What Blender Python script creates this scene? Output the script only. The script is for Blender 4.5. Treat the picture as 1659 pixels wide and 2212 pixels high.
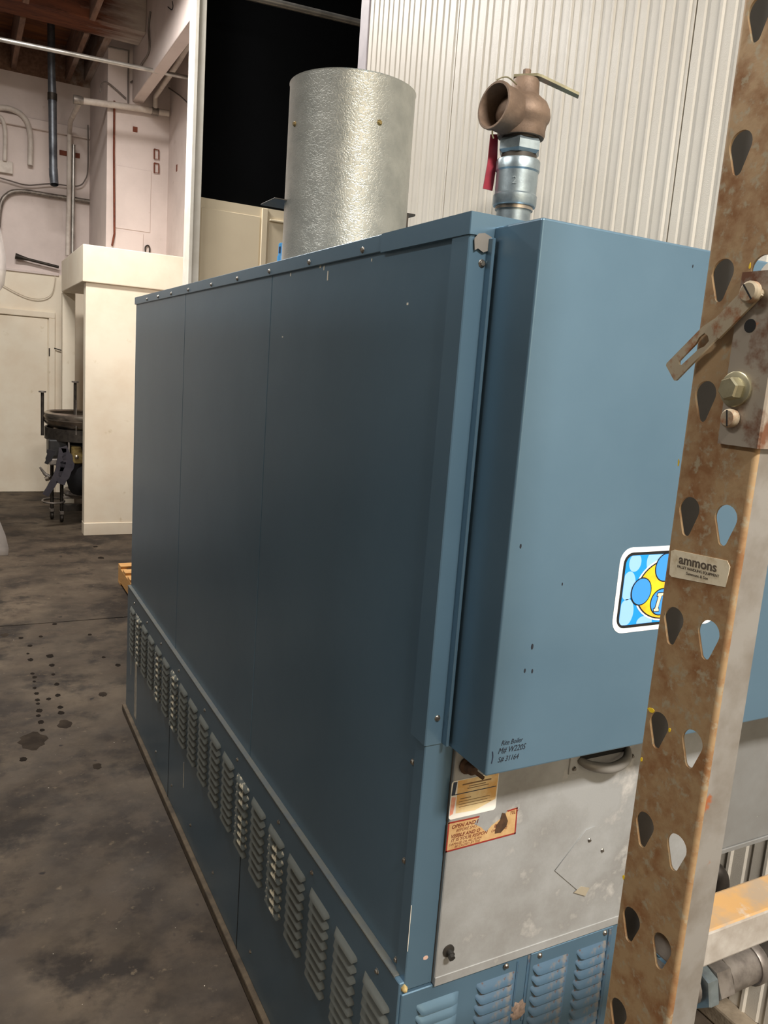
import bpy, bmesh, math, random
from mathutils import Vector, Matrix
random.seed(7)
for o in list(bpy.data.objects): bpy.data.objects.remove(o)
SC = bpy.context.scene
COL = SC.collection

# ------------------------------------------------------------------ camera
YAW, PITCH, ROLL, FPX = 0.49318, 0.17285, 0.07396, 1715.85
EYE = Vector((0, 0, 1.5))
fw = Vector((math.sin(YAW)*math.cos(PITCH), math.cos(YAW)*math.cos(PITCH), -math.sin(PITCH)))
rt0 = Vector((math.cos(YAW), -math.sin(YAW), 0)); up0 = rt0.cross(fw)
rt = rt0*math.cos(ROLL)+up0*math.sin(ROLL); up = -rt0*math.sin(ROLL)+up0*math.cos(ROLL)
cam = bpy.data.cameras.new('camera'); camo = bpy.data.objects.new('camera', cam); COL.objects.link(camo)
cam.sensor_width = 36; cam.sensor_fit = 'AUTO'; cam.lens = FPX/2212*36; cam.clip_start = 0.02
camo.matrix_world = Matrix(((rt.x, up.x, -fw.x, 0), (rt.y, up.y, -fw.y, 0), (rt.z, up.z, -fw.z, 1.5), (0, 0, 0, 1)))
SC.camera = camo
def px(x, y, ax, val):
    d = fw + rt*((x-829.5)/FPX) - up*((y-1106)/FPX)
    i = 'xyz'.index(ax); t = (val-EYE[i])/d[i]
    return EYE + d*t

# ------------------------------------------------------------------ world, lights, exposure
W = bpy.data.worlds.new('world'); SC.world = W; W.use_nodes = True
bg = W.node_tree.nodes['Background']; bg.inputs[0].default_value = (1.0, .96, .92, 1); bg.inputs[1].default_value = .07
def area(name, loc, sx, sy, power, col=(1, .96, .91), target=None):
    l = bpy.data.lights.new(name, 'AREA'); l.shape = 'RECTANGLE'; l.size = sx; l.size_y = sy; l.energy = power; l.color = col
    o = bpy.data.objects.new(name, l); COL.objects.link(o); o.location = loc
    if target is not None:
        o.rotation_euler = (Vector(target)-Vector(loc)).to_track_quat('-Z', 'Y').to_euler()
    return o
area('ceiling_lamp_front', (.54, -2.1, 4.3), 1.0, .5, 420)
area('ceiling_lamp_left', (-2.7, 2.0, 4.3), .5, 2.4, 175)
area('ceiling_lamp_back', (.1, 5.3, 4.3), 1.2, .4, 200, (1, .96, .91))
SC.view_settings.view_transform = 'Standard'; SC.view_settings.look = 'None'
SC.view_settings.gamma = 1; SC.view_settings.use_curve_mapping = False
SC.view_settings.exposure = 0.0

# ------------------------------------------------------------------ materials
def lin(c):
    return tuple(((v/255)/12.92 if v/255 <= .04045 else ((v/255+.055)/1.055)**2.4) for v in c)
MATS = {}
def mat(name, c, c2=None, scale=8., thr=(.4, .65), rough=.5, rough2=None, metal=0., bump=0., bscale=60., stretch=None, detail=6, c3=None, scale3=40., thr3=(.6, .7), coat=0., spec=None, alpha=None, transmission=0., vor=False, over=None):
    m = bpy.data.materials.new(name); m.use_nodes = True; nt = m.node_tree; N = nt.nodes; L = nt.links
    p = N['Principled BSDF']
    p.inputs['Roughness'].default_value = rough; p.inputs['Metallic'].default_value = metal
    p.inputs['Base Color'].default_value = (*lin(c), 1)
    if spec is not None: p.inputs['Specular IOR Level'].default_value = spec
    if coat: p.inputs['Coat Weight'].default_value = coat; p.inputs['Coat Roughness'].default_value = .15
    if alpha is not None: p.inputs['Alpha'].default_value = alpha
    if transmission: p.inputs['Transmission Weight'].default_value = transmission
    tc = N.new('ShaderNodeTexCoord'); vec = tc.outputs['Object']
    if stretch:
        mp = N.new('ShaderNodeMapping'); mp.inputs['Scale'].default_value = stretch
        L.new(vec, mp.inputs['Vector']); vec = mp.outputs['Vector']
    def noise(s, d=detail):
        n = N.new('ShaderNodeTexNoise'); n.inputs['Scale'].default_value = s; n.inputs['Detail'].default_value = d
        n.inputs['Roughness'].default_value = .6
        L.new(vec, n.inputs['Vector']); return n.outputs['Fac']
    def ramp(f, a, b):
        r = N.new('ShaderNodeMapRange'); r.inputs['From Min'].default_value = a; r.inputs['From Max'].default_value = b
        L.new(f, r.inputs['Value']); return r.outputs['Result']
    out = None
    if c2 is not None:
        f = ramp(noise(scale), *thr)
        mx = N.new('ShaderNodeMix'); mx.data_type = 'RGBA'
        mx.inputs['A'].default_value = (*lin(c), 1); mx.inputs['B'].default_value = (*lin(c2), 1)
        L.new(f, mx.inputs['Factor']); out = mx.outputs['Result']
        if rough2 is not None:
            rr = N.new('ShaderNodeMapRange'); rr.inputs['To Min'].default_value = rough; rr.inputs['To Max'].default_value = rough2
            L.new(f, rr.inputs['Value']); L.new(rr.outputs['Result'], p.inputs['Roughness'])
    if c3 is not None:
        f3 = ramp(noise(scale3), *thr3)
        m3 = N.new('ShaderNodeMix'); m3.data_type = 'RGBA'; m3.inputs['B'].default_value = (*lin(c3), 1)
        if out: L.new(out, m3.inputs['A'])
        else: m3.inputs['A'].default_value = (*lin(c), 1)
        L.new(f3, m3.inputs['Factor']); out = m3.outputs['Result']
    if over is not None:      # white overspray that thickens toward +X, with a ragged edge
        sp_ = N.new('ShaderNodeSeparateXYZ'); L.new(tc.outputs['Object'], sp_.inputs[0])
        ad = N.new('ShaderNodeMath'); ad.operation = 'MULTIPLY_ADD'; ad.inputs[1].default_value = .9
        L.new(noise(2.2), ad.inputs[0]); L.new(sp_.outputs['X'], ad.inputs[2])
        f4 = ramp(ad.outputs[0], over[0], over[1])
        m4 = N.new('ShaderNodeMix'); m4.data_type = 'RGBA'; m4.inputs['B'].default_value = (*lin(over[2]), 1)
        L.new(out, m4.inputs['A']); L.new(f4, m4.inputs['Factor']); out = m4.outputs['Result']
    if out: L.new(out, p.inputs['Base Color'])
    if bump:
        b = N.new('ShaderNodeBump'); b.inputs['Strength'].default_value = bump; b.inputs['Distance'].default_value = .004
        if vor:
            v = N.new('ShaderNodeTexVoronoi'); v.feature = 'DISTANCE_TO_EDGE'; v.inputs['Scale'].default_value = bscale
            n = N.new('ShaderNodeTexNoise'); n.inputs['Scale'].default_value = bscale*.6
            L.new(vec, n.inputs['Vector'])
            mx = N.new('ShaderNodeMix'); mx.data_type = 'RGBA'; mx.inputs['Factor'].default_value = .12
            L.new(vec, mx.inputs['A']); L.new(n.outputs['Color'], mx.inputs['B']); L.new(mx.outputs['Result'], v.inputs['Vector'])
            r = ramp(v.outputs['Distance'], 0, .12); L.new(r, b.inputs['Height'])
        else:
            L.new(noise(bscale, 3), b.inputs['Height'])
        L.new(b.outputs['Normal'], p.inputs['Normal'])
    MATS[name] = m; return m
mat('blue', (100, 129, 149), (93, 122, 142), scale=2.5, rough=.30, metal=.42, bump=.04, bscale=14, coat=.0)
mat('ledge_dust', (90, 91, 84), (76, 83, 86), scale=30, rough=.6)
mat('blue_dusty', (104, 108, 104), (122, 118, 102), scale=60, thr=(.55, .8), rough=.5)
mat('blue_spatter', (96, 102, 100), (232, 222, 196), scale=45, thr=(.5, .58), rough=.55)
mat('blue_rust', (66, 92, 112), (112, 106, 98), scale=55, thr=(.54, .72), rough=.5, rough2=.8, c3=(84, 58, 44), scale3=90, thr3=(.62, .72))
mat('dark_metal', (60, 58, 55), (80, 72, 62), scale=20, rough=.5, metal=.5)
mat('void', (18, 18, 18), rough=.8)
mat('void_backing', (8, 9, 10), (11, 12, 14), scale=1.2, rough=.8, spec=.05)  # darkness of the open void put into a near-black colour
mat('galv', (172, 173, 172), (150, 149, 146), scale=9, rough=.42, rough2=.55, metal=.25, bump=.05, bscale=200, c3=(204, 201, 196), scale3=18, thr3=(.58, .74))
mat('grey_panel', (150, 150, 148), (136, 134, 130), scale=6, rough=.5, metal=.35, c3=(190, 186, 180), scale3=70, thr3=(.7, .74))
mat('stack', (206, 207, 200), (188, 190, 184), scale=16, rough=.36, metal=.85, bump=.16, bscale=55, vor=True)
mat('zinc', (168, 182, 188), (140, 152, 158), scale=30, rough=.35, metal=.85, bump=.05, bscale=150)
mat('bronze', (134, 112, 94), (106, 87, 72), scale=22, rough=.6, metal=.4, bump=.12, bscale=260)
mat('brass_dirty', (150, 130, 80), (110, 92, 60), scale=30, rough=.5, metal=.7)
mat('lever', (150, 144, 116), (118, 110, 88), scale=30, rough=.4, metal=.7)
mat('red_tag', (150, 36, 52), (120, 28, 44), scale=20, rough=.5)
mat('red_bright', (230, 50, 70), rough=.5)
mat('rib_panel', (220, 213, 200), (212, 204, 190), scale=3, rough=.42, bump=.18, bscale=420)
mat('rib_trim', (176, 168, 172), (160, 152, 158), scale=8, rough=.5)
mat('cream', (234, 224, 204), (226, 212, 190), scale=3, rough=.6, c3=(206, 190, 160), scale3=9, thr3=(.66, .76))
mat('cream_smooth', (226, 212, 184), (220, 205, 178), scale=2, rough=.55)
mat('plaster', (222, 208, 202), (210, 196, 190), scale=2.5, rough=.75, bump=.15, bscale=60, c3=(190, 174, 164), scale3=7, thr3=(.66, .78))
mat('white_trim', (226, 222, 212), (212, 206, 194), scale=6, rough=.5)
OV = (1.42, 1.85, (186, 174, 166))
mat('wood_dark', (104, 60, 40), (78, 46, 34), scale=3, rough=.85, stretch=(1, 6, 6), c3=(60, 38, 30), scale3=8, thr3=(.55, .7), spec=.2, over=OV)
mat('wood_joist', (128, 96, 78), (100, 72, 58), scale=5, rough=.8, stretch=(6, 1, 6), over=OV)
mat('wood_sheath', (104, 62, 40), (140, 86, 46), scale=2.5, rough=.8, stretch=(1, 5, 1), over=OV)
mat('pallet_wood', (214, 164, 98), (190, 138, 80), scale=10, rough=.7, stretch=(1, 8, 8))
mat('blocker_blotched', (46, 45, 44), (26, 27, 30), scale=1.6, thr=(.42, .6), rough=.5, c3=(196, 192, 186), scale3=1.8, thr3=(.5, .6))  # made-up light blocker; pale patches meant as blotches in the boiler side's reflection
mat('blocker_pale', (146, 143, 139), (92, 90, 88), scale=1.4, thr=(.4, .62), rough=.6)  # pale tone made up to lighten the upper reflection on the boiler side
mat('flange_shaded', (62, 59, 56), (46, 44, 42), scale=12, rough=.6, metal=.2)  # shade inside the rack post put into the far flange's colour
mat('concrete_curb', (146, 132, 112), (112, 98, 80), scale=14, rough=.85, bump=.3, bscale=90)
mat('rust_post', (164, 136, 100), (136, 96, 60), scale=38, thr=(.42, .66), rough=.55, rough2=.75, metal=.25, bump=.06, bscale=120, c3=(160, 146, 120), scale3=110, thr3=(.54, .66))
mat('grey_paint_rust', (134, 130, 124), (116, 109, 100), scale=22, rough=.5, metal=.2, c3=(150, 86, 50), scale3=30, thr3=(.64, .7))
mat('plate_rust', (152, 142, 128), (108, 70, 48), scale=34, thr=(.48, .62), rough=.55, metal=.35, c3=(176, 112, 72), scale3=60, thr3=(.64, .7))
mat('clip_rust', (176, 162, 138), (154, 108, 76), scale=70, thr=(.5, .64), rough=.5, metal=.4)
mat('bolt_zinc', (196, 190, 160), (170, 160, 130), scale=40, rough=.32, metal=.85)
mat('screw', (150, 146, 138), (110, 100, 90), scale=200, rough=.35, metal=.85)
mat('brace_grey', (168, 162, 154), (142, 134, 124), scale=26, rough=.6, c3=(176, 112, 74), scale3=34, thr3=(.66, .72))
mat('brace_orange', (176, 136, 84), (150, 130, 106), scale=22, thr=(.42, .6), rough=.6, c3=(176, 168, 158), scale3=30, thr3=(.6, .72))
mat('pipe_grey', (150, 142, 134), (112, 104, 98), scale=26, rough=.45, metal=.6)
mat('pipe_dark', (70, 64, 58), (50, 46, 42), scale=26, rough=.5, metal=.6)
mat('conduit', (190, 186, 180), (160, 156, 150), scale=12, rough=.35, metal=.7)
mat('flue', (112, 116, 122), (84, 88, 94), scale=14, rough=.45, metal=.7)
mat('pipe_white', (214, 204, 194), (196, 184, 174), scale=14, rough=.55)
mat('rust_patch', (126, 66, 44), (100, 50, 34), scale=30, rough=.8)
mat('wire', (120, 110, 104), rough=.6)
mat('steel', (190, 180, 168), (150, 142, 132), scale=10, rough=.25, metal=.95)
mat('black_cloth', (26, 25, 28), (38, 36, 40), scale=9, rough=.9)
mat('grey_cloth', (62, 58, 64), (50, 47, 54), scale=12, rough=.9)
mat('black_plastic', (34, 33, 34), (48, 46, 46), scale=9, rough=.4)
mat('film', (214, 206, 200), rough=.2, alpha=.42, bump=.6, bscale=14)
mat('can_blue', (70, 165, 226), (56, 146, 214), scale=10, rough=.35)
mat('can_dark', (52, 66, 96), rough=.4)
mat('label_white', (240, 236, 226), rough=.45)
mat('label_cream', (238, 214, 164), (222, 172, 100), scale=24, thr=(.42, .62), rough=.5)
mat('label_navy', (48, 58, 76), rough=.5)
mat('label_pink', (232, 150, 128), (238, 200, 170), scale=60, rough=.5)
mat('label_tan', (200, 166, 118), (184, 142, 92), scale=40, rough=.5)
mat('label_red', (140, 44, 38), rough=.5)
mat('label_text', (112, 52, 34), rough=.5)
mat('print_grey', (128, 96, 62), rough=.6)
mat('burnt', (64, 42, 26), (84, 58, 36), scale=60, rough=.8)
mat('ink', (26, 30, 40), rough=.6)
mat('st_white', (250, 248, 244), rough=.4)
mat('st_black', (24, 24, 26), rough=.4)
mat('st_blue', (20, 150, 240), rough=.4)
mat('st_pale', (150, 200, 250), rough=.4)
mat('st_mid', (60, 150, 232), rough=.4)
mat('st_orange', (255, 178, 40), (255, 226, 40), scale=14, thr=(.4, .6), rough=.4)
mat('st_letter', (255, 226, 190), rough=.4)
mat('rl_cream', (216, 204, 178), (190, 172, 140), scale=90, thr=(.5, .7), rough=.55)
mat('paper', (160, 150, 130), rough=.7)
mat('rl_text', (84, 74, 62), rough=.6)
mat('yellow_mark', (230, 196, 40), rough=.6)
mat('chip', (226, 220, 206), rough=.7)
mat('pale_streak', (176, 170, 158), (206, 198, 182), scale=40, rough=.7)
mat('chip_pink', (214, 178, 160), rough=.7)
mat('grime', (150, 128, 112), (104, 90, 80), scale=90, rough=.85)
mat('putty', (196, 172, 116), (150, 128, 80), scale=90, rough=.8)

def floor_mat():
    m = bpy.data.materials.new('floor_concrete'); m.use_nodes = True; nt = m.node_tree; N = nt.nodes; L = nt.links
    p = N['Principled BSDF']; tc = N.new('ShaderNodeTexCoord'); vec = tc.outputs['Object']
    def noise(s, d=8, r=.62, st=None):
        n = N.new('ShaderNodeTexNoise'); n.inputs['Scale'].default_value = s; n.inputs['Detail'].default_value = d; n.inputs['Roughness'].default_value = r
        if st:
            mp = N.new('ShaderNodeMapping'); mp.inputs['Scale'].default_value = st; L.new(vec, mp.inputs['Vector']); L.new(mp.outputs['Vector'], n.inputs['Vector'])
        else: L.new(vec, n.inputs['Vector'])
        return n.outputs['Fac']
    def rng(f, a, b):
        r = N.new('ShaderNodeMapRange'); r.inputs['From Min'].default_value = a; r.inputs['From Max'].default_value = b; L.new(f, r.inputs['Value']); return r.outputs['Result']
    def mix(f, a, b):
        x = N.new('ShaderNodeMix'); x.data_type = 'RGBA'; L.new(f, x.inputs['Factor'])
        for s, v in (('A', a), ('B', b)):
            if isinstance(v, tuple): x.inputs[s].default_value = (*lin(v), 1)
            else: L.new(v, x.inputs[s])
        return x.outputs['Result']
    c = mix(rng(noise(1.6), .40, .62), (46, 38, 31), (92, 80, 66))
    c = mix(rng(noise(7), .50, .62), c, (72, 61, 50))
    c = mix(rng(noise(3.1), .52, .62), c, (40, 33, 27))
    c = mix(rng(noise(30), .62, .72), c, (100, 87, 70))
    c = mix(rng(noise(14, 2), .70, .74), c, (34, 28, 24))
    c = mix(rng(noise(55, 2), .76, .78), c, (206, 196, 180))
    L.new(c, p.inputs['Base Color'])
    r = rng(noise(3), .3, .7); rr = N.new('ShaderNodeMapRange'); rr.inputs['To Min'].default_value = .6; rr.inputs['To Max'].default_value = .85; p.inputs['Specular IOR Level'].default_value = .3
    L.new(r, rr.inputs['Value']); L.new(rr.outputs['Result'], p.inputs['Roughness'])
    b = N.new('ShaderNodeBump'); b.inputs['Strength'].default_value = .12; b.inputs['Distance'].default_value = .01
    L.new(noise(40, 4), b.inputs['Height']); L.new(b.outputs['Normal'], p.inputs['Normal'])
    MATS['floor'] = m
floor_mat()
mat('stain_soft', (46, 39, 33), (58, 50, 42), scale=20, rough=.9, spec=.1)
mat('stain', (26, 21, 17), (36, 30, 24), scale=20, rough=.9, spec=.1)
mat('rail_brown', (98, 84, 66), (70, 60, 48), scale=18, rough=.85, bump=.3, bscale=90)

# ------------------------------------------------------------------ helpers
class MB:
    def __init__(s): s.bm = bmesh.new()
    def box(s, a, b, bev=0., seg=2):
        r = bmesh.ops.create_cube(s.bm, size=1)
        c = (Vector(a)+Vector(b))/2; d = Vector(b)-Vector(a)
        vs = r['verts']
        for v in vs: v.co = Vector((v.co.x*d.x, v.co.y*d.y, v.co.z*d.z))+c
        if bev:
            es = list({e for v in vs for e in v.link_edges})
            bmesh.ops.bevel(s.bm, geom=es, offset=bev, segments=seg, affect='EDGES', profile=.5)
        return s
    def tube(s, pts, r, n=12, cap=True):
        pts = [Vector(p) for p in pts]; rr = r if isinstance(r, (list, tuple)) else [r]*len(pts)
        rings = []; nrm = None
        for i, p in enumerate(pts):
            a = pts[max(i-1, 0)]; b = pts[min(i+1, len(pts)-1)]; t = (b-a).normalized()
            if nrm is None:
                ref = Vector((0, 0, 1)) if abs(t.z) < .9 else Vector((1, 0, 0)); nrm = t.cross(ref).normalized()
            nrm = (nrm - t*nrm.dot(t)).normalized(); bn = t.cross(nrm)
            rings.append([s.bm.verts.new(p+(nrm*math.cos(2*math.pi*k/n)+bn*math.sin(2*math.pi*k/n))*rr[i]) for k in range(n)])
        for A, B in zip(rings, rings[1:]):
            for k in range(n): s.bm.faces.new((A[k], A[(k+1) % n], B[(k+1) % n], B[k]))
        if cap:
            s.bm.faces.new(rings[0][::-1]); s.bm.faces.new(rings[-1])
        return s
    def lathe(s, prof, o=(0, 0, 0), axis=(0, 0, 1), n=32, closed=False, a0=0.):
        ax = Vector(axis).normalized(); ref = Vector((0, 0, 1)) if abs(ax.z) < .9 else Vector((1, 0, 0))
        u = ax.cross(ref).normalized(); v = ax.cross(u); o = Vector(o); rings = []
        for (r, h) in prof:
            rings.append([s.bm.verts.new(o+ax*h+(u*math.cos(a0+2*math.pi*k/n)+v*math.sin(a0+2*math.pi*k/n))*max(r, 1e-5)) for k in range(n)])
        pr = list(zip(rings, rings[1:]))
        if closed: pr.append((rings[-1], rings[0]))
        for A, B in pr:
            for k in range(n): s.bm.faces.new((A[k], A[(k+1) % n], B[(k+1) % n], B[k]))
        return s
    def prism(s, pts, d):
        d = Vector(d); A = [s.bm.verts.new(Vector(p)) for p in pts]; B = [s.bm.verts.new(Vector(p)+d) for p in pts]
        n = len(A); s.bm.faces.new(A); s.bm.faces.new(B[::-1])
        for k in range(n): s.bm.faces.new((A[k], B[k], B[(k+1) % n], A[(k+1) % n]))
        return s
    def build(s, name, m, parent=None, smooth=None):
        bmesh.ops.recalc_face_normals(s.bm, faces=s.bm.faces)
        me = bpy.data.meshes.new(name); s.bm.to_mesh(me); s.bm.free()
        return link(name, me, m, parent, smooth)
def link(name, me, m, parent=None, smooth=None):
    if m and not me.materials: me.materials.append(MATS[m])
    if smooth is not None:
        me.polygons.foreach_set('use_smooth', [True]*len(me.polygons))
        if hasattr(me, 'set_sharp_from_angle'): me.set_sharp_from_angle(angle=math.radians(smooth))
    o = bpy.data.objects.new(name, me); COL.objects.link(o)
    if parent is not None: attach(o, parent)
    return o
def wpos(o):
    p = Vector((0, 0, 0))
    while o is not None: p += o.location; o = o.parent
    return p
def attach(o, parent):
    # all parents are only translated: keep world position
    o.parent = parent; o.location = o.location - wpos(parent)
def thing(name, loc, label, cat, group=None):
    e = bpy.data.objects.new(name, None); e.empty_display_size = .05; COL.objects.link(e); e.location = loc
    return tag(e, label, cat, group)
def tag(o, label, cat=None, group=None):
    o['label'] = label
    if cat: o['category'] = cat
    if group: o['group'] = group
    return o
def struct(o, label=None, cat=None):
    o['kind'] = 'structure'
    if label: o['label'] = label
    if cat: o['category'] = cat
    return o
def flat(name, outer, holes, thick, M4, m, parent=None):
    """2D outline with holes (x,y) -> thin solid, placed by a 4x4 matrix baked into the mesh"""
    cu = bpy.data.curves.new('tmp', 'CURVE'); cu.dimensions = '2D'; cu.fill_mode = 'BOTH'; cu.extrude = thick/2
    for pl in [outer]+list(holes):
        sp = cu.splines.new('POLY'); sp.points.add(len(pl)-1)
        for q, p in zip(sp.points, pl): q.co = (p[0], p[1], 0, 1)
        sp.use_cyclic_u = True
    t = bpy.data.objects.new('tmp', cu); COL.objects.link(t)
    dg = bpy.context.evaluated_depsgraph_get(); dg.update()
    me = bpy.data.meshes.new_from_object(t.evaluated_get(dg)); bpy.data.objects.remove(t); bpy.data.curves.remove(cu)
    me.name = name; me.materials.clear(); me.transform(M4); me.update()
    return link(name, me, m, parent)
def text(name, body, size, M4, m, parent=None, ext=.0002, shear=0., sx=1., align='LEFT', bold=0.):
    cu = bpy.data.curves.new('tmp', 'FONT'); cu.body = body; cu.size = size; cu.extrude = ext; cu.shear = shear; cu.align_x = align
    cu.resolution_u = 3; cu.offset = bold
    t = bpy.data.objects.new('tmp', cu); COL.objects.link(t)
    dg = bpy.context.evaluated_depsgraph_get(); dg.update()
    me = bpy.data.meshes.new_from_object(t.evaluated_get(dg)); bpy.data.objects.remove(t); bpy.data.curves.remove(cu)
    me.name = name; me.materials.clear(); me.transform(M4 @ Matrix.Diagonal((sx, 1, 1, 1))); me.update()
    return link(name, me, m, parent)
def frame(o, u, v):
    u = Vector(u).normalized(); v = Vector(v).normalized(); w = u.cross(v)
    return Matrix(((u.x, v.x, w.x, o[0]), (u.y, v.y, w.y, o[1]), (u.z, v.z, w.z, o[2]), (0, 0, 0, 1)))
def FRONT(x, y, z): return frame((x, y, z), (1, 0, 0), (0, 0, 1))       # faces -Y
def SIDE(x, y, z): return frame((x, y, z), (0, -1, 0), (0, 0, 1))       # faces -X, u runs toward the camera
def rrect(w, h, r, n=6):
    P = []
    for cx, cy, a in ((w-r, h-r, 0), (r, h-r, 90), (r, r, 180), (w-r, r, 270)):
        for k in range(n+1):
            t = math.radians(a+90*k/n); P.append((cx+r*math.cos(t), cy+r*math.sin(t)))
    return P
def circ(cx, cy, rx, ry=None, n=32): 
    ry = ry or rx; return [(cx+rx*math.cos(2*math.pi*k/n), cy+ry*math.sin(2*math.pi*k/n)) for k in range(n)]
def bez(P, n=8):
    """Catmull-Rom through points"""
    P = [Vector(p) for p in P]; out = []
    for i in range(len(P)-1):
        a, b, c, d = P[max(i-1, 0)], P[i], P[i+1], P[min(i+2, len(P)-1)]
        for k in range(n):
            t = k/n; out.append(.5*((2*b)+(c-a)*t+(2*a-5*b+4*c-d)*t*t+(3*b-a-3*c+d)*t**3))
    return out+[P[-1]]

# ================================================================== SETTING
# floor: two slabs either side of a control joint
fl = struct(MB().box((-4, -4, -.16), (6, 9.6, -.02)).build('floor', 'void'), 'stained grey-brown concrete warehouse floor', 'floor')
for a, b in ((-4, 4.572), (4.584, 9.6)):
    MB().box((-4, a, -.06), (6, b, 0), .002, 1).build('slab', 'floor', fl)
def blob(c, rx, ry, z=.0006, n=18, jit=.18):
    return [(c[0]+rx*math.cos(2*math.pi*k/n)*(1+random.uniform(-jit, jit)), c[1]+ry*math.sin(2*math.pi*k/n)*(1+random.uniform(-jit, jit)), z) for k in range(n)]
spots = [(65, 1395, 6), (88, 1375, 5), (118, 1348, 6), (60, 1412, 4), (66, 1425, 7), (108, 1417, 9), (112, 1437, 7), (70, 1455, 5), (75, 1463, 6), (115, 1457, 5), (74, 1472, 4), (123, 1478, 7), (75, 1486, 5),
         (125, 1502, 7), (79, 1498, 6), (81, 1512, 6), (105, 1510, 6), (82, 1520, 5), (130, 1528, 7), (85, 1535, 8), (132, 1540, 8), (83, 1546, 6), (88, 1560, 8), (91, 1577, 6), (222, 1500, 11), (270, 1524, 8),
         (206, 1181, 6), (218, 1205, 8), (45, 1378, 6), (10, 1372, 10), (194, 1371, 5), (224, 1420, 5), (255, 1437, 7), (140, 1565, 18), (70, 1600, 34), (210, 1655, 12), (50, 1640, 9)]
for i, (x, y, r) in enumerate(spots):
    p = px(x, y, 'z', 0); k = p.length/1716
    o = MB().prism(blob((p.x, p.y), r*k*.8, r*k*1.2, .0001), (0, 0, .0003)).build('oil_spot', 'stain' if r < 10 else 'stain_soft', fl)
# back wall, pier, right return wall
wb = struct(MB().box((-3.5, 9.0, 0), (1.3, 9.15, 4.07)).build('wall_back', 'plaster'), 'pinkish white plaster back wall with pipes')
MB().box((-3.5, 8.985, 0), (1.168, 9.0, 2.235)).build('wainscot', 'cream', wb)
MB().box((-3.5, 8.965, 2.225), (.88, 9.0, 2.25), .004).build('ledge', 'plaster', wb)
MB().box((-3.5, 8.96, 3.585), (1.17, 9.0, 3.68), .01).build('plaster_band', 'plaster', wb)
MB().box((-3.5, 9.0, 4.07), (1.3, 9.1, 4.4)).build('blocking', 'wood_joist', wb)
wp = struct(MB().box((1.17, 7.886, 0), (1.9, 9.0, 4.4), .004).build('wall_pier', 'plaster'), 'pinkish white plaster pier projecting from the back wall')
struct(MB().box((1.713, 5.70, 0), (1.85, 7.886, 4.4)).build('wall_return', 'plaster'), 'pinkish plaster wall return behind the white post')
for a, b in (((1.25, 7.878, 2.62), (1.56, 7.886, 3.16)), ((1.25, 7.878, 2.42), (1.50, 7.886, 2.60))):
    MB().box(a, b, .003, 1).build('patch_panel', 'plaster', wp)
# ceiling
ce = struct(MB().box((-3.5, 5.5, 4.4), (4.4, 9.2, 4.5)).build('ceiling', 'wood_sheath'), 'dark brown plywood and joist ceiling', 'ceiling')
for x in (-2.9, -2.42, -1.94, -1.46, -.98, -.5, -.01, .475, .96):
    MB().box((x-.022, 7.62, 4.09), (x+.022, 9.0, 4.4), .003, 1).build('joist', 'wood_joist', ce)
    MB().box((x-.022, 5.5, 4.09), (x+.022, 7.30, 4.4), .003, 1).build('joist', 'wood_joist', ce)
MB().box((-3.5, 7.30, 4.1), (1.38, 7.62, 4.4), .006, 1).build('girder', 'wood_dark', ce)
MB().box((1.17-.06, 7.62, 4.12), (1.17, 9.0, 4.4), .004, 1).build('joist', 'wood_joist', ce)
MB().box((1.38, 5.70, 3.72), (1.475, 7.886, 4.4), .008).build('beam', 'plaster', ce)['label'] = 'white painted concrete beam'
mk = bez([px(372, 3, 'x', 1.379), px(374, 14, 'x', 1.379), px(371, 21, 'x', 1.379), px(363, 15, 'x', 1.379)])
MB().tube(mk, .004, 6).build('hook_mark', 'ink', ce)
# partition, soffit, pilaster
pt = struct(MB().box((.864, 6.8, .1), (1.75, 6.92, 2.03), .004).build('wall_partition', 'cream'), 'scuffed cream partition wall end beside the boiler')
MB().box((.862, 6.792, 0), (1.75, 6.925, .105), .004).build('base_strip', 'cream', pt)
so = struct(MB().box((.838, 6.775, 2.03), (1.713, 8.3, 2.311), .006).build('wall_soffit', 'cream'), 'boxed cream soffit over the alcove')
struct(MB().box((.848, 8.3, 0), (.962, 8.40, 2.03), .004).build('wall_pilaster', 'cream'), 'narrow cream pilaster in the alcove')
# door in the back wall
d1 = struct(MB().box((-.2, 8.97, .01), (.845-.07, 8.984, 1.79), .003).build('door_1', 'cream'), 'flush cream door in the back wall', 'door')
MB().box((-.2, 8.955, 1.80), (.845, 8.985, 1.86), .006).build('door_frame', 'cream', d1)
MB().box((.785, 8.955, 0), (.845, 8.985, 1.80), .006).build('door_frame', 'cream', d1)
MB().tube([(.79, 8.955, 1.42), (.79, 8.955, 1.5)], .006, 8).build('hinge', 'pipe_dark', d1)
MB().tube([px(117, 752, 'y', 8.955), px(126, 755, 'y', 8.955), px(134, 757, 'y', 8.955)], .006, 6).build('latch', 'pipe_dark', d1)
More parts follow.
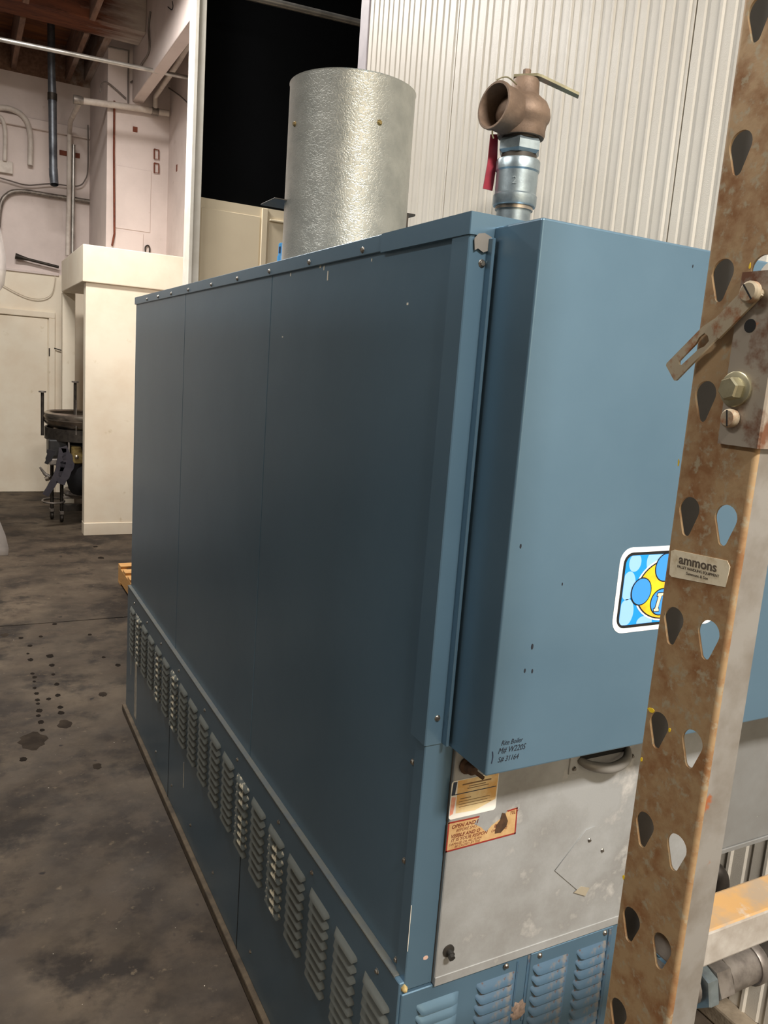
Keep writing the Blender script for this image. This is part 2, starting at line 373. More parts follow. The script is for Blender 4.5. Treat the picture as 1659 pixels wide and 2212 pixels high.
# white post, panelled wall, black backing in place of a dark void
struct(MB().box((1.3505, 5.535, 0), (1.3765, 5.69, 4.39), .003).box((1.3765, 5.545, 0), (1.425, 5.69, 4.39), .003).build('trim_1', 'white_trim'), 'tall white painted post at the edge of the black opening')
wq = struct(MB().box((1.425, 5.6, 0), (4.4, 5.68, 2.573)).build('wall_panelled', 'cream_smooth'), 'cream panelled wall below the black opening')
for x0, x1 in ((1.442, 1.857), (1.923, 2.333), (2.4, 2.99), (3.05, 3.73)):
    MB().box((x0, 5.594, .1), (x1, 5.6, 2.508 if x0 < 1.9 else 2.478), .002, 1).build('panel', 'cream_smooth', wq)
MB().box((1.867, 5.585, 0), (1.909, 5.6, 2.568), .003, 1).build('batten', 'cream_smooth', wq)
MB().box((1.923, 5.58, 2.489), (4.3, 5.6, 2.503), .003, 1).build('batten', 'cream_smooth', wq)
struct(MB().box((1.425, 5.63, 2.573), (4.4, 5.67, 4.39)).build('wall_void_backing', 'void_backing'), 'flat black backing standing in for the dark void above the panelled wall')
# ribbed insulated wall
def rib_profile(y0, y1, pitch=.0945):
    P = [(0, y0), (0, y0+.004)]; y = y0+.012
    while y+.05 < y1:
        P += [(0, y), (-.0042, y+.005), (-.0042, y+.012), (0, y+.018), (0, y+.045), (.0035, y+.050), (.0035, y+.060), (0, y+.065)]
        y += pitch
    P += [(0, y1-.004), (0, y1)]
    return P
wr = struct(MB().box((1.66, -1.6, 0), (1.74, 3.61, 4.6)).build('wall_right', 'rib_panel'), 'ribbed cream insulated panel wall behind the boiler')
for y0, y1 in ((-1.0, .45), (.456, 1.597), (1.603, 2.75), (2.756, 3.53)):
    mb = MB(); pr = rib_profile(y0, y1); vs = []
    for z in (.05, 4.6):
        vs.append([mb.bm.verts.new((1.64+dx, y, z)) for dx, y in pr])
    vb = [[mb.bm.verts.new((1.66, y, z)) for y in (y0, y1)] for z in (.05, 4.6)]
    for k in range(len(pr)-1): mb.bm.faces.new((vs[0][k], vs[0][k+1], vs[1][k+1], vs[1][k]))
    mb.bm.faces.new((vs[0][0], vs[1][0], vb[1][0], vb[0][0])); mb.bm.faces.new((vs[0][-1], vs[1][-1], vb[1][1], vb[0][1]))
    mb.build('panel', 'rib_panel', wr)
MB().box((1.634, 3.53, 0), (1.662, 3.62, 4.6), .004).build('corner_trim', 'rib_trim', wr)
for z in (1.9, 2.35, 2.8):
    MB().lathe([(0, -.004), (.005, -.003), (.006, 0)], (1.634, 3.565, z), (1, 0, 0), 10).build('rivet', 'screw', wr)
struct(MB().box((1.59, -1.0, 0), (1.645, 3.6, .05), .006).build('trim_2', 'concrete_curb'), 'rough concrete kerb at the foot of the ribbed wall')
# invented partition left of the aisle, blocks light from the boiler side
wl = struct(MB().box((-.62, 1.15, 0), (-.5, 8.9, 2.55)).build('wall_left_blocker', 'blocker_blotched'), 'unseen two-tone partition added left of the aisle to shade the boiler side')
MB().box((-.5, 1.15, 1.02), (-.49, 8.9, 2.5), .003, 1).build('reflection_band', 'blocker_pale', wl)  # added band, only there to reflect in the boiler side

struct(MB().box((-4, -4.15, 0), (6, -4.0, 4.4)).build('wall_front_reflector', 'cream_smooth'), 'unseen cream wall added behind the viewer for the boiler front to reflect')  # added out of view as a bright backdrop mirrored by the blue paint

# ------------------------------------------------------------------ pipes and fittings on the far walls
def pipe(name, pts, r, m, label, n=12, cat='pipe'):
    t = MB().tube(pts, r, n).build(name, m, None, 60); return tag(t, label, cat)
fp = thing('flue_pipe', (.757, 8.3, 2.976), 'dark galvanised flue pipe hanging from the wooden ceiling', 'pipe')
MB().tube([(.745, 8.3, 4.398), (.748, 8.3, 3.98), (.757, 8.3, 3.72), (.765, 8.3, 3.12)], [.032, .032, .036, .036], 20).build('pipe_body', 'flue', fp, 50)
MB().tube([(.765, 8.3, 3.12), (.768, 8.3, 3.06), (.772, 8.27, 2.975)], [.038, .039, .036], 20, False).build('spout', 'flue', fp, 50)
MB().lathe([(.036, -.03), (.041, -.03), (.041, .03), (.036, .03)], (.756, 8.3, 3.73), n=20, closed=True).build('clamp_band', 'pipe_dark', fp, 40)
pipe('ceiling_conduit', [(-.6, 7.0, 3.665), (.282, 7.0, 3.699), (1.7, 7.0, 3.745)], .017, 'conduit', 'bright steel conduit crossing under the wooden ceiling', cat='conduit')
wpz = [px(172, 217, 'y', 7.83), px(270, 230, 'y', 7.83), px(365, 245, 'y', 7.83)]
sp = thing('sprinkler_pipe', tuple(wpz[0]), 'white painted horizontal pipe run across the pier with elbow', 'pipe')
MB().tube(wpz, .027, 14).build('pipe_body', 'pipe_white', sp, 60)
MB().lathe([(.0, -.05), (.036, -.05), (.038, 0), (.034, .03), (.0, .03)], wpz[0], (1, 0, 0), 16).build('elbow', 'pipe_grey', sp, 40)
MB().tube([wpz[0]+Vector((0, 0, -.01)), px(152, 262, 'y', 8.7), px(150, 288, 'y', 8.90)], .022, 12).build('branch', 'pipe_white', sp, 60)
MB().tube([px(335, 243, 'y', 7.83), px(336, 208, 'y', 7.8), px(362, 170, 'y', 7.4), px(385, 135, 'y', 7.0), px(418, 78, 'y', 6.5)], .022, 12).build('overhead_run', 'pipe_white', sp, 60)
MB().lathe([(.0, -.03), (.034, -.03), (.034, .03), (.0, .03)], px(335, 241, 'y', 7.83), (1, 0, 0), 14).build('tee', 'pipe_grey', sp, 40)
pipe('white_riser', [px(150, 290, 'y', 8.90), px(149, 420, 'y', 8.90), px(146, 552, 'y', 8.90)], .022, 'pipe_white', 'white painted vertical riser pipe on the back wall')
pipe('steel_riser', [px(159, 313, 'y', 8.90), px(158, 430, 'y', 8.90), px(157, 548, 'y', 8.90)], .017, 'conduit', 'bare steel riser pipe beside the white riser')
pipe('bent_conduit', bez([px(-5, 520, 'y', 8.965), px(0, 450, 'y', 8.965), px(14, 422, 'y', 8.965), px(45, 413, 'y', 8.965), px(120, 424, 'y', 8.965), px(197, 436, 'y', 8.965)]), .022, 'pipe_grey', 'grey bent conduit on the back wall, curving down at left', cat='conduit')
pipe('short_pipe', [px(33, 553, 'y', 8.93), px(60, 560, 'y', 8.93), px(127, 577, 'y', 8.93)], [.03, .014, .014], 'pipe_dark', 'short dark pipe stub low on the plaster wall above the door')
pipe('arched_pipe', bez([px(-10, 233, 'y', 8.94), px(22, 235, 'y', 8.94), px(52, 254, 'y', 8.94), px(65, 290, 'y', 8.94), px(65, 357, 'y', 8.94)]), .026, 'pipe_white', 'large white arched pipe on the back wall')
pipe('arched_pipe', bez([px(-10, 250, 'y', 8.94), px(4, 256, 'y', 8.94), px(11, 285, 'y', 8.94), px(10, 348, 'y', 8.94)]), .018, 'pipe_white', 'smaller white arched pipe at the far left of the back wall')
tag(MB().box(tuple(px(-20, 368, 'y', 8.95)), tuple(px(27, 352, 'y', 9.0)), .004).build('junction_box', 'pipe_white'), 'flat white junction box below the arched pipes', 'box')
pipe('slack_cable', bez([px(-10, 381, 'y', 8.94), px(20, 390, 'y', 8.94), px(60, 400, 'y', 8.94), px(110, 397, 'y', 8.94), px(166, 402, 'y', 8.94), px(184, 388, 'y', 8.94), px(190, 360, 'y', 8.94), px(190, 270, 'y', 8.94)]), .007, 'wire', 'slack grey cable looping across the plaster back wall', 6, 'cable')
pipe('pier_cable', bez([px(217, 200, 'y', 7.865), px(220, 182, 'y', 7.865), px(230, 178, 'y', 7.865), px(250, 193, 'y', 7.865), px(272, 213, 'y', 7.865)]), .008, 'wire', 'short curved grey cable on the upper pier', 6, 'cable')
pipe('slack_cable', bez([px(-4, 603, 'y', 8.95), px(6, 615, 'y', 8.95), px(55, 640, 'y', 8.95), px(90, 645, 'y', 8.95), px(112, 632, 'y', 8.95), px(119, 596, 'y', 8.95)]), .005, 'cream', 'thin cream cable sagging above the door', 6, 'cable')
pipe('pier_conduit', [px(247, 218, 'y', 7.87), px(246, 330, 'y', 7.87), px(247, 505, 'y', 7.87), px(242, 531, 'y', 7.87)], .009, 'rust_patch', 'thin rusty vertical conduit on the pier', 8, 'conduit')
pipe('pier_wire', [px(230, 100, 'y', 7.87), px(278, 109, 'y', 7.87), px(277, 170, 'y', 7.87), px(277, 232, 'y', 7.87)], .008, 'wire', 'thin wire angled down the top of the pier', 6, 'cable')
pipe('beam_wire', bez([px(325, 25, 'x', 1.372), px(321, 60, 'x', 1.372), px(322, 110, 'x', 1.372), px(305, 140, 'x', 1.372), px(300, 165, 'y', 7.86), px(282, 178, 'y', 7.86)]), .008, 'wire', 'loose wire beside the white ceiling beam', 6, 'cable')
pipe('return_wire', [px(362, 188, 'x', 1.70), px(390, 208, 'x', 1.70), px(416, 232, 'x', 1.70)], .006, 'wire', 'thin wire sloping down the wall beside the white post', 6, 'cable')
tag(MB().box((.885, 8.985, 3.395), (1.075, 9.0, 3.44), .002).build('rusty_bracket', 'rust_patch'), 'rusty brown bracket behind the riser pipes', 'bracket')
MB().box(tuple(px(287, 284, 'y', 7.88)), tuple(px(297, 275, 'y', 7.886)), .001, 1).build('rust_patch', 'rust_patch', wp)
MB().box(tuple(px(380, 371, 'x', 1.71)), tuple(px(384, 355, 'x', 1.716)), 0).build('rust_patch', 'rust_patch', wp)
for y in (322, 352):
    q = [px(333, y, 'y', 7.87), px(343, y+2, 'y', 7.87), px(343, y+22, 'y', 7.87), px(333, y+21, 'y', 7.87), px(333, y, 'y', 7.87)]
    MB().tube(q, .006, 6).build('slot_outline', 'rust_patch', wp)
tag(MB().tube(bez([px(314, 545, 'y', 7.87), px(314, 534, 'y', 7.87), px(319, 530, 'y', 7.87), px(323, 535, 'y', 7.87), px(323, 546, 'y', 7.87)]), .007, 6).build('wall_staple', 'pipe_dark'), 'small U-shaped staple on the pier above the soffit', 'staple')
pipe('high_conduit', [(1.45, 5.2, 3.70), (1.687, 5.2, 3.714), (3.4, 5.2, 3.80)], .022, 'conduit', 'grey steel conduit crossing in front of the black opening', cat='conduit')

# ------------------------------------------------------------------ shrink film bundle at the left edge
def film():
    mb = MB(); rows = []
    Z = [0, .05, .15, .28, .45, .8, 1.3, 1.75, 1.9, 2.0, 2.1, 2.25, 2.45]
    XE = [.27, .275, .255, .21, .15, .12, .12, .17, .262, .275, .272, .245, .20]
    for z, xe in zip(Z, XE):
        row = []
        for k in range(9):
            t = k/8; x = xe-.6*t; y = 6.2+.10*math.sin(t*9+z*3)*t - .9*t*t*.3
            row.append(mb.bm.verts.new((x, y, z+.002)))
        for k in range(8):   # back layer
            t = (7-k)/8; row.append(mb.bm.verts.new((xe-.6*t-.03, 6.2+.12+.08*math.sin(t*7+z*2), z+.002)))
        rows.append(row)
    n = len(rows[0])
    for A, B in zip(rows, rows[1:]):
        for k in range(n): mb.bm.faces.new((A[k], A[(k+1) % n], B[(k+1) % n], B[k]))
    return mb.build('plastic_sheet', 'film', None, 180)
tag(film(), 'clear crumpled plastic sheeting hanging at the left edge of the aisle', 'plastic')

# ------------------------------------------------------------------ wooden pallet behind the boiler
def pallet():
    x0, y1 = .895, 5.33; L_, Wd = 1.1, 1.0
    t = thing('wooden_pallet', (x0, y1-L_, 0), 'yellow pine pallet lying on the floor behind the boiler', 'pallet')
    for k in range(3): MB().box((x0+k*.48, y1-L_, .018), (x0+k*.48+.038, y1, .112), .002, 1).build('stringer', 'pallet_wood', t)
    for k in range(7):
        y = y1-.09-k*(L_-.09)/6
        MB().box((x0, y, .112), (x0+Wd, y+.09, .13), .002, 1).build('deck_board', 'pallet_wood', t)
    for k in range(3):
        y = y1-.09-k*(L_-.09)/2
        MB().box((x0, y, 0), (x0+Wd, y+.09, .018), .002, 1).build('bottom_board', 'pallet_wood', t)
pallet()

# ------------------------------------------------------------------ wheeled stand with steel pan in the alcove
def stand():
    cx, cy = .96, 7.42
    t = thing('wheeled_stand', (cx, cy, 0), 'wheeled steel stand carrying a round pan, black bag and upright posts', 'equipment stand')
    MB().lathe([(.0, .78), (.15, .785), (.28, .815), (.345, .87), (.36, .905), (.35, .91), (.33, .875), (.27, .83), (.0, .80)], (cx, cy, 0), n=40).build('pan', 'steel', t, 40)
    lid = MB().lathe([(.352, .905), (.362, .93), (.355, .955), (.33, .968), (.31, .955), (.335, .94), (.34, .915)], (cx, cy, 0), n=40, closed=True).build('rim', 'steel', t, 40)
    MB().lathe([(0, .03), (.02, .02), (.024, 0)], (cx-.06, cy-.345, .915), (0, 0, 1), 12).build('catch', 'steel', lid, 40)
    for x, y, z0, z1 in ((.598, 7.4, .76, 1.13), (.885, 7.62, .76, 1.22)):
        p = MB().tube([(x, y, z0), (x, y, z1)], .013, 12).build('post', 'pipe_dark', t, 50)
        MB().lathe([(0, .008), (.03, .008), (.03, -.004), (.013, -.006)], (x, y, z1), n=14).build('post_cap', 'pipe_grey', p, 40)
    MB().tube([(.835, 7.1, .80), (.835, 7.1, 1.09)], .005, 8).build('rod', 'pipe_grey', t)
    MB().lathe([(.33, .735), (.345, .735), (.345, .835), (.33, .835)], (cx, cy, 0), n=36, closed=True).build('support_ring', 'pipe_dark', t, 40)
    MB().box((.63, 7.2, .60), (.78, 7.42, .745), .012).build('motor_housing', 'black_plastic', t)
    MB().box((.635, 7.18, .53), (.74, 7.4, .585), .008).build('bracket_tray', 'pipe_grey', t)
    b = MB().box((.80, 7.14, .55), (1.02, 7.34, .70), .01).build('control_box', 'brass_dirty', t)
    MB().lathe([(0, .02), (.016, .016), (.018, 0)], (.845, 7.14, .61), (0, -1, 0), 12).build('knob', 'steel', b, 40)
    MB().box((.775, 7.13, .50), (.79, 7.15, .75), .003).build('bracket_arm', 'pipe_grey', t)
    # black bag
    mb = MB(); mb.lathe([(.0, .22), (.09, .24), (.15, .32), (.19, .45), (.20, .58), (.19, .70), (.0, .71)], (.95, 7.33, 0), n=24)
    for v in mb.bm.verts: v.co.x += .018*math.sin(v.co.z*23+v.co.y*17); v.co.y += .012*math.sin(v.co.z*31+v.co.x*9)
    mb.build('bag', 'black_cloth', t, 70)
    def ribbon(P, w, name, m, parent=t):
        mb = MB(); P = bez(P, 5); A = []
        for i, p in enumerate(P):
            q = P[min(i+1, len(P)-1)]-P[max(i-1, 0)]; s = Vector((q.z, 0, -q.x)).normalized()*w[min(int(i*len(w)/len(P)), len(w)-1)]/2
            A.append([mb.bm.verts.new(p+s+Vector((0, dy, 0))) for dy in (-.012, .012)]+[mb.bm.verts.new(p-s+Vector((0, dy, 0))) for dy in (.012, -.012)])
        for a, b in zip(A, A[1:]):
            for k in range(4): mb.bm.faces.new((a[k], a[(k+1) % 4], b[(k+1) % 4], b[k]))
        mb.bm.faces.new(A[0]); mb.bm.faces.new(A[-1][::-1]); return mb.build(name, m, parent, 40)
    P = lambda x, y: px(x, y, 'y', 7.08)
    ribbon([P(135, 968), P(132, 1000), P(122, 1030), P(98, 1070)], [.06, .07, .06, .055, .05], 'strap', 'grey_cloth')
    ribbon([P(138, 965), P(146, 990), P(142, 1015), P(130, 1045)], [.05, .08, .11, .09, .07], 'apron', 'grey_cloth')
    ribbon([P(110, 972), P(108, 985), P(100, 1002)], [.06, .05, .03], 'strap', 'black_cloth')
    MB().tube([px(86, 1009, 'y', 7.3), px(97, 1024, 'y', 7.3), px(107, 1030, 'y', 7.3)], [.008, .014, .018], 8).build('lever', 'pipe_grey', t)
    MB().lathe([(0, 0), (.02, .0), (.024, .03), (0, .05)], px(97, 1035, 'y', 7.3), (1, 0, .4), 10).build('valve', 'steel', t, 40)
    # legs, base ring, bar, casters
    for x, y in ((.685, 7.52), (.752, 7.38)):
        l = MB().tube([(x, y, .07), (x, y, .60)], .016, 10).build('leg', 'pipe_dark', t, 50)
        MB().box((x-.018, y-.03, .07), (x+.018, y+.03, .10), .004).build('fork', 'pipe_grey', l)
        MB().lathe([(0, -.014), (.03, -.014), (.036, -.008), (.036, .008), (.03, .014), (0, .014)], (x, y, .037), (1, 0, 0), 16).build('caster', 'pipe_dark', l, 40)
    MB().tube([(.66+.09*math.cos(a*math.pi/9)+.03, 7.44+.13*math.sin(a*math.pi/9), .18) for a in range(19)], .009, 8, False).build('base_ring', 'pipe_grey', t, 60)
    MB().box((.76, 7.36, .10), (1.25, 7.40, .16), .004).build('base_bar', 'pipe_dark', t)
    MB().box((.76, 7.36, .21), (1.25, 7.40, .235), .004).build('base_bar', 'pipe_grey', t)
    MB().lathe([(0, 0), (.22, 0), (.24, .02), (.22, .05), (0, .05)], (1.0, 7.45, .235), n=28).build('base_pan', 'pipe_grey', t, 40)
stand()

# ================================================================== BOILER
FY = .934; TOP = 1.718; BX1 = 1.51; BY1 = 3.30; LZ = .555
B = thing('boiler', (.6, FY, 0), 'large blue sheet-metal boiler cabinet with louvered base and galvanised front door', 'boiler')
MB().box((.625, FY+.02, .03), (1.255, BY1-.01, .62)).box((.625, FY+.02, .62), (BX1-.01, BY1-.01, TOP-.012)).box((1.42, BY1-.12, 0), (1.47, BY1-.07, .62)).box((1.42, 1.35, 0), (1.47, 1.4, .62)).box((.66, 1.05, 0), (1.2, BY1-.1, .03)).build('frame', 'void', B)
def sidepanel(y0, y1):
    return MB().box((.606, y0+.0012, LZ), (.626, y1-.0012, TOP-.022), .0012, 1).build('side_panel', 'blue', B)
for a, b in ((.975, 1.725), (1.725, 2.505), (2.505, BY1)): sidepanel(a, b)
MB().box((.61, BY1-.008, .03), (BX1, BY1, TOP-.02), .002, 1).build('rear_panel', 'blue', B)
MB().box((BX1-.012, FY+.005, .62), (BX1, BY1, TOP-.02), .002, 1).build('right_panel', 'blue', B)
MB().box((.601, FY, TOP-.012), (BX1, BY1, TOP), .002, 1).build('top_panel', 'blue', B)
cap = MB().box((.600, 1.187, TOP-.026), (.607, BY1, TOP+.001), .001, 1).build('cap_rail', 'blue', B)
def _cap():
    z0 = TOP-.028
    return MB().prism([(.599, FY-.003, z0), (.95, FY-.003, z0), (.95, FY+.004, z0), (.607, FY+.004, z0), (.607, 1.19, z0), (.598, 1.19, z0), (.598, FY-.002, z0)], (0, 0, .029))
_cap().build('cap_rail', 'blue', B)
def screwhead(name, at, axis, r=.004, parent=B, m='screw', h=.0035):
    return MB().lathe([(0, h), (r*.75, h), (r, h*.4), (r*1.25, h*.2), (r*1.3, 0)], at, axis, 8).build(name, m, parent, 30)
SX = (-1, 0, 0); SY = (0, -1, 0)
for y in (1.261, 1.498, 1.729, 1.963, 2.197, 2.45, 2.673, 2.869, 3.058): screwhead('screw', (.600, y, 1.701), SX, .0045, cap)
# corner trims
def angle(x0, y0, x1, y1, t, z0, z1):
    c = .0015
    return MB().prism([(x0+c, y0, z0), (x1, y0, z0), (x1, y0+t, z0), (x0+t, y0+t, z0), (x0+t, y1, z0), (x0, y1, z0), (x0, y0+c, z0)], (0, 0, z1-z0))
ct = angle(.600, FY, .634, .977, .007, .958, TOP-.027).build('corner_trim', 'blue', B)
MB().box((.629, FY-.014, .958), (.634, FY+.002, TOP-.03), .001, 1).build('flange_lip', 'blue', ct)
screwhead('screw', (.6235, FY, 1.655), SY, .0045, ct); screwhead('screw', (.618, FY, 1.0), SY, .004, ct)
cl = angle(.603, FY+.003, .653, .965, .007, .54, .9575).build('lower_corner_post', 'blue', B)
MB().box((.6055, .962, LZ), (.612, .985, .958), .001, 1).build('jamb_strip', 'blue', cl)
for z in (.913, .745, .568): screwhead('screw', (.6055, .972, z), SX, .0042, cl)
MB().tube([(.6035, FY+.0035, z) for z in (.61, .66, .69)], .0007, 5).build('paint_chip', 'chip', cl)
flat('paint_chip', blob((.6385, .588), .0045, .003, 0)[:] and [(p[0], p[1]) for p in blob((.6385, .588), .005, .0035, 0)], [], .0004, FRONT(0, FY+.0028, 0), 'chip_pink', cl)
# putty at the bottom of the corner
mb = MB(); bmesh.ops.create_icosphere(mb.bm, subdivisions=3, radius=1)
for v in mb.bm.verts:
    n = 1+.2*math.sin(v.co.x*5+1)*math.sin(v.co.y*4)*math.cos(v.co.z*5); v.co = Vector((.603+v.co.x*.006*n, FY+.008+v.co.y*.012*n, .544+v.co.z*.007*n))
mb.build('putty', 'putty', cl, 60)

# side louver panel
LX = .594
lp = MB().box((LX, FY+.004, .03), (LX+.014, BY1, LZ-.001), .0015, 1).build('louver_panel', 'blue', B)
lp['label'] = 'blue side kick panel with rows of louvers'
MB().box((LX-.001, FY+.02, LZ-.004), (.612, BY1, LZ+.001), .001, 1).build('ledge', 'ledge_dust', lp)
def louver_mesh(name, L_, H, D, m, axis):
    """pressed louver: long axis u, up v, bulge w; opens downward"""
    bm = bmesh.new(); nu, nv = 10, 4; G = []
    for i in range(nu+1):
        a = -1+2*i/nu; u = L_/2*math.copysign(abs(a)**.8, a); row = []
        e = math.sqrt(max(0, 1-max(0, (abs(u)-(L_/2-H*.8))/(H*.8))**2))
        for j in range(nv+1):
            t = j/nv; v = H/2-H*t*(.45+.55*e) ; w = D*e*math.sin(t*math.pi/2)**1.1
            row.append(bm.verts.new(P3(axis, u, v, w)))
        row.append(bm.verts.new(P3(axis, u, H/2-H*(.45+.55*e)+.001, -.0005)))
        G.append(row)
    for A, C in zip(G, G[1:]):
        for j in range(nv+1): bm.faces.new((A[j], A[j+1], C[j+1], C[j]))
    bmesh.ops.recalc_face_normals(bm, faces=bm.faces)
    me = bpy.data.meshes.new(name); bm.to_mesh(me); bm.free(); me.materials.append(MATS[m])
    me.polygons.foreach_set('use_smooth', [True]*len(me.polygons)); me.set_sharp_from_angle(angle=math.radians(50)); return me
def P3(axis, u, v, w):
    return (-w, -u, v) if axis == 'x' else (u, -w, v)
LM = louver_mesh('louver', .092, .0155, .0085, 'blue_dusty', 'x'); LMs = louver_mesh('louver', .092, .0155, .0085, 'blue_spatter', 'x')
def put(name, me, loc, parent):
    o = bpy.data.objects.new(name, me); COL.objects.link(o); o.location = loc; attach(o, parent); return o
SPAT = {6: 1, 4: 1, 14: 1, 12: 1, 17: 1}
for k in range(19):
    yc = 1.006+.1205*k
    for j in range(9):
        put('louver', LMs if k in SPAT and (j+k) % 5 != 4 else LM, (LX+.0005, yc, .484-.0215*j), lp)
# slots: dark backing behind each louver mouth is the recessed panel itself
for k, y in enumerate((1.293, 1.483, 1.782, 2.09, 2.40, 2.66, 2.9, 3.15, 1.01)): screwhead('screw', (LX, y, .521), SX, .0042, lp)
for y in (1.62, 1.95, 2.2, 2.45, 2.7): screwhead('screw', (LX, y, .10), SX, .004, lp)
MB().box((LX-.0008, 3.075, .06), (LX+.001, 3.115, .49)).build('paint_streak', 'pale_streak', lp)
for y, z0, z1, m in ((2.30, .17, .255, 'pale_streak'), (3.20, .2, .36, 'pale_streak')):
    MB().box((LX-.0005, y, z0), (LX+.001, y+.006, z1)).build('paint_streak', m, lp)
for y in (1.725, 2.505):
    MB().box((LX-.0006, y-.0015, .03), (LX+.001, y+.0015, .30)).build('seam', 'void', lp)
# chipped paint on the upper side
for (x, y, w, h) in ((708, 590, 3, 16), (700, 576, 2, 8), (692, 574, 3, 5), (628, 591, 2, 6), (803, 560, 2, 5), (610, 727, 2, 2), (880, 655, 3, 4)):
    a = px(x-w/2, y+h, 'x', .6056); b = px(x+w/2, y-h*.3, 'x', .6056)
    MB().box((.6052, b.y, a.z), (.607, a.y, b.z)).build('paint_chip', 'chip', B)
MB().box((.58, FY+.02, 0), (.60, BY1+.01, .03), .004).build('floor_rail', 'rail_brown', B)

# front cover box
fc = MB().box((.638, .830, .955), (1.50, FY-.001, 1.704), .003, 3).build('front_cover', 'blue', B)
fc['label'] = 'protruding plain blue front cover'
# galvanised access door
gd = MB().box((.655, FY-.004, .536), (1.262, FY+.014, .985), .0015, 1).build('access_door', 'galv', B)
gd['label'] = 'scratched galvanised access door'
MB().box((.655, FY-.0055, .536), (1.262, FY-.003, .552), .0006, 1).build('door_hem', 'galv', gd)
pp = flat('patch_plate', [(.941, .749), (.881, .686), (.952, .622), (.962, .622), (1.03, .686), (.962, .752)], [], .0016, FRONT(0, FY-.005, 0), 'galv', gd)
for x, z in ((.951, .728), (.985, .70)): screwhead('rivet', (x, FY-.0055, z), SY, .003, gd)
flat('paper_scrap', [(.930, .632), (.958, .618), (.966, .632), (.945, .640)], [], .0006, FRONT(0, FY-.0062, 0), 'paper', gd)
# knob top left with thumb bolt, bolt bottom left
kb = MB().lathe([(0, .0), (.013, .0), (.014, .004), (.010, .008), (.009, .018), (.006, .022), (0, .023)], (.676, FY-.004, .917), SY, 16).build('latch_knob', 'burnt', gd, 30)
MB().tube([(.684, FY-.018, .910), (.697, FY-.022, .900)], .0032, 8).build('latch_pin', 'burnt', kb)
kb = MB().lathe([(0, 0), (.0105, 0), (.0105, .002), (.005, .003), (.005, .012), (0, .013)], (.676, FY-.004, .595), SY, 14).build('latch_bolt', 'dark_metal', gd, 30)
MB().lathe([(0, .004), (.006, .004), (.006, -.001), (0, -.001)], (.674, FY-.016, .593), (0, -1, -.3), 6).build('nut', 'dark_metal', kb)
# handle
hx0, hx1, hz = .905, 1.012, .888
for x in (.885, 1.017):
    hp = MB().box((x, FY-.0062, .862), (x+.021, FY-.003, .912), .001, 1).build('handle_plate', 'galv', gd)
    for z in (.872, .898): screwhead('screw', (x+.010, FY-.006, z), SY, .0035, hp)
flat('handle_recess', rrect(.112, .022, .008), [], .002, FRONT(.904, FY-.0045, .884), 'void', gd)
hb = bez([(.904, FY-.004, .886), (.920, FY-.020, .879), (.958, FY-.028, .873), (.996, FY-.022, .878), (1.016, FY-.004, .889)], 6)
MB().tube(hb, [.004+.0052*math.sin(math.pi*i/(len(hb)-1))**.6 for i in range(len(hb))], 12).build('handle_grip', 'grey_paint_rust', gd, 60)
# labels on the door
lb = flat('rating_label', [(x+.652, z+.829) for x, z in rrect(.0885, .0645, .005)], [], .0004, FRONT(0, FY-.0045, 0), 'label_white', gd)
flat('label_field', [(.668, .837), (.735, .846), (.739, .892), (.664, .892), (.666, .866)], [], .0002, FRONT(0, FY-.00475, 0), 'label_cream', lb) if False else None
def sub_flat(name, pts, m, off, parent=B): return flat(name, pts, [], .0002, FRONT(0, FY-.0045-off, 0), m, parent)
LB = thing_part = lb
lb.parent = None; lb.location = (0, 0, 0); attach(lb, B); lb['label'] = 'yellowed rating label with printed lines'
sub_flat('label_stain', [(.664, .838), (.70, .836), (.738, .848), (.7395, .892), (.70, .8925), (.663, .8925)], 'label_cream', .0002, lb)
sub_flat('label_block', [(.653, .870), (.6595, .8705), (.662, .8915), (.655, .8915)], 'label_navy', .0004, lb)
sub_flat('label_strip', [(.653, .836), (.659, .838), (.662, .866), (.654, .867)], 'label_pink', .0004, lb)
sub_flat('printed_line', [(.654, .8695), (.737, .8695), (.737, .8708), (.654, .8708)], 'label_navy', .0005, lb)
for (x0, x1, z, h) in ((.672, .726, .8835, .0022), (.684, .716, .8795, .0012), (.682, .722, .876, .0012), (.670, .690, .8605, .0012), (.668, .727, .856, .0008), (.668, .722, .8515, .0008), (.669, .730, .847, .0008)):
    sub_flat('printed_line', [(x0, z), (x1, z), (x1, z+h), (x0, z+h)], 'print_grey', .0005, lb)
wlb = flat('warning_label', [(.652, .774), (.787, .776), (.7855, .8235), (.766, .822), (.758, .812), (.737, .802), (.727, .792), (.716, .803), (.701, .812), (.711, .824), (.652, .825)], [], .0004, FRONT(0, FY-.0045, 0), 'label_tan', None)
attach(wlb, B); wlb['label'] = 'torn tan warning label with red border'
for pts in ([(.652, .774), (.787, .776), (.787, .7785), (.652, .7765)], [(.652, .774), (.6545, .774), (.6545, .825), (.652, .825)], [(.652, .8225), (.7095, .8215), (.711, .824), (.652, .825)], [(.7845, .776), (.787, .776), (.7855, .8235), (.783, .8235)], [(.766, .8195), (.7855, .821), (.7855, .8235), (.764, .822)]):
    sub_flat('label_border', pts, 'label_red', .0003, wlb)
def ltext(s, x, z, size, bold=.0): return text('printed_text', s, size, FRONT(x, FY-.0048, z), 'label_text', wlb, .0001, .25, 1.0, 'LEFT', bold)
ltext('OPEN AND I', .659, .8125, .0088, .0002); ltext('BEFORE SHO', .668, .8055, .0068)
ltext('VISIBLE AND O', .659, .7965, .0082, .0002); ltext('ILITY', .741, .7965, .0082, .0002)
ltext('IT IS YOUR RESPON', .660, .7895, .0078, .0001); ltext('OR WHERE', .736, .7895, .0062)
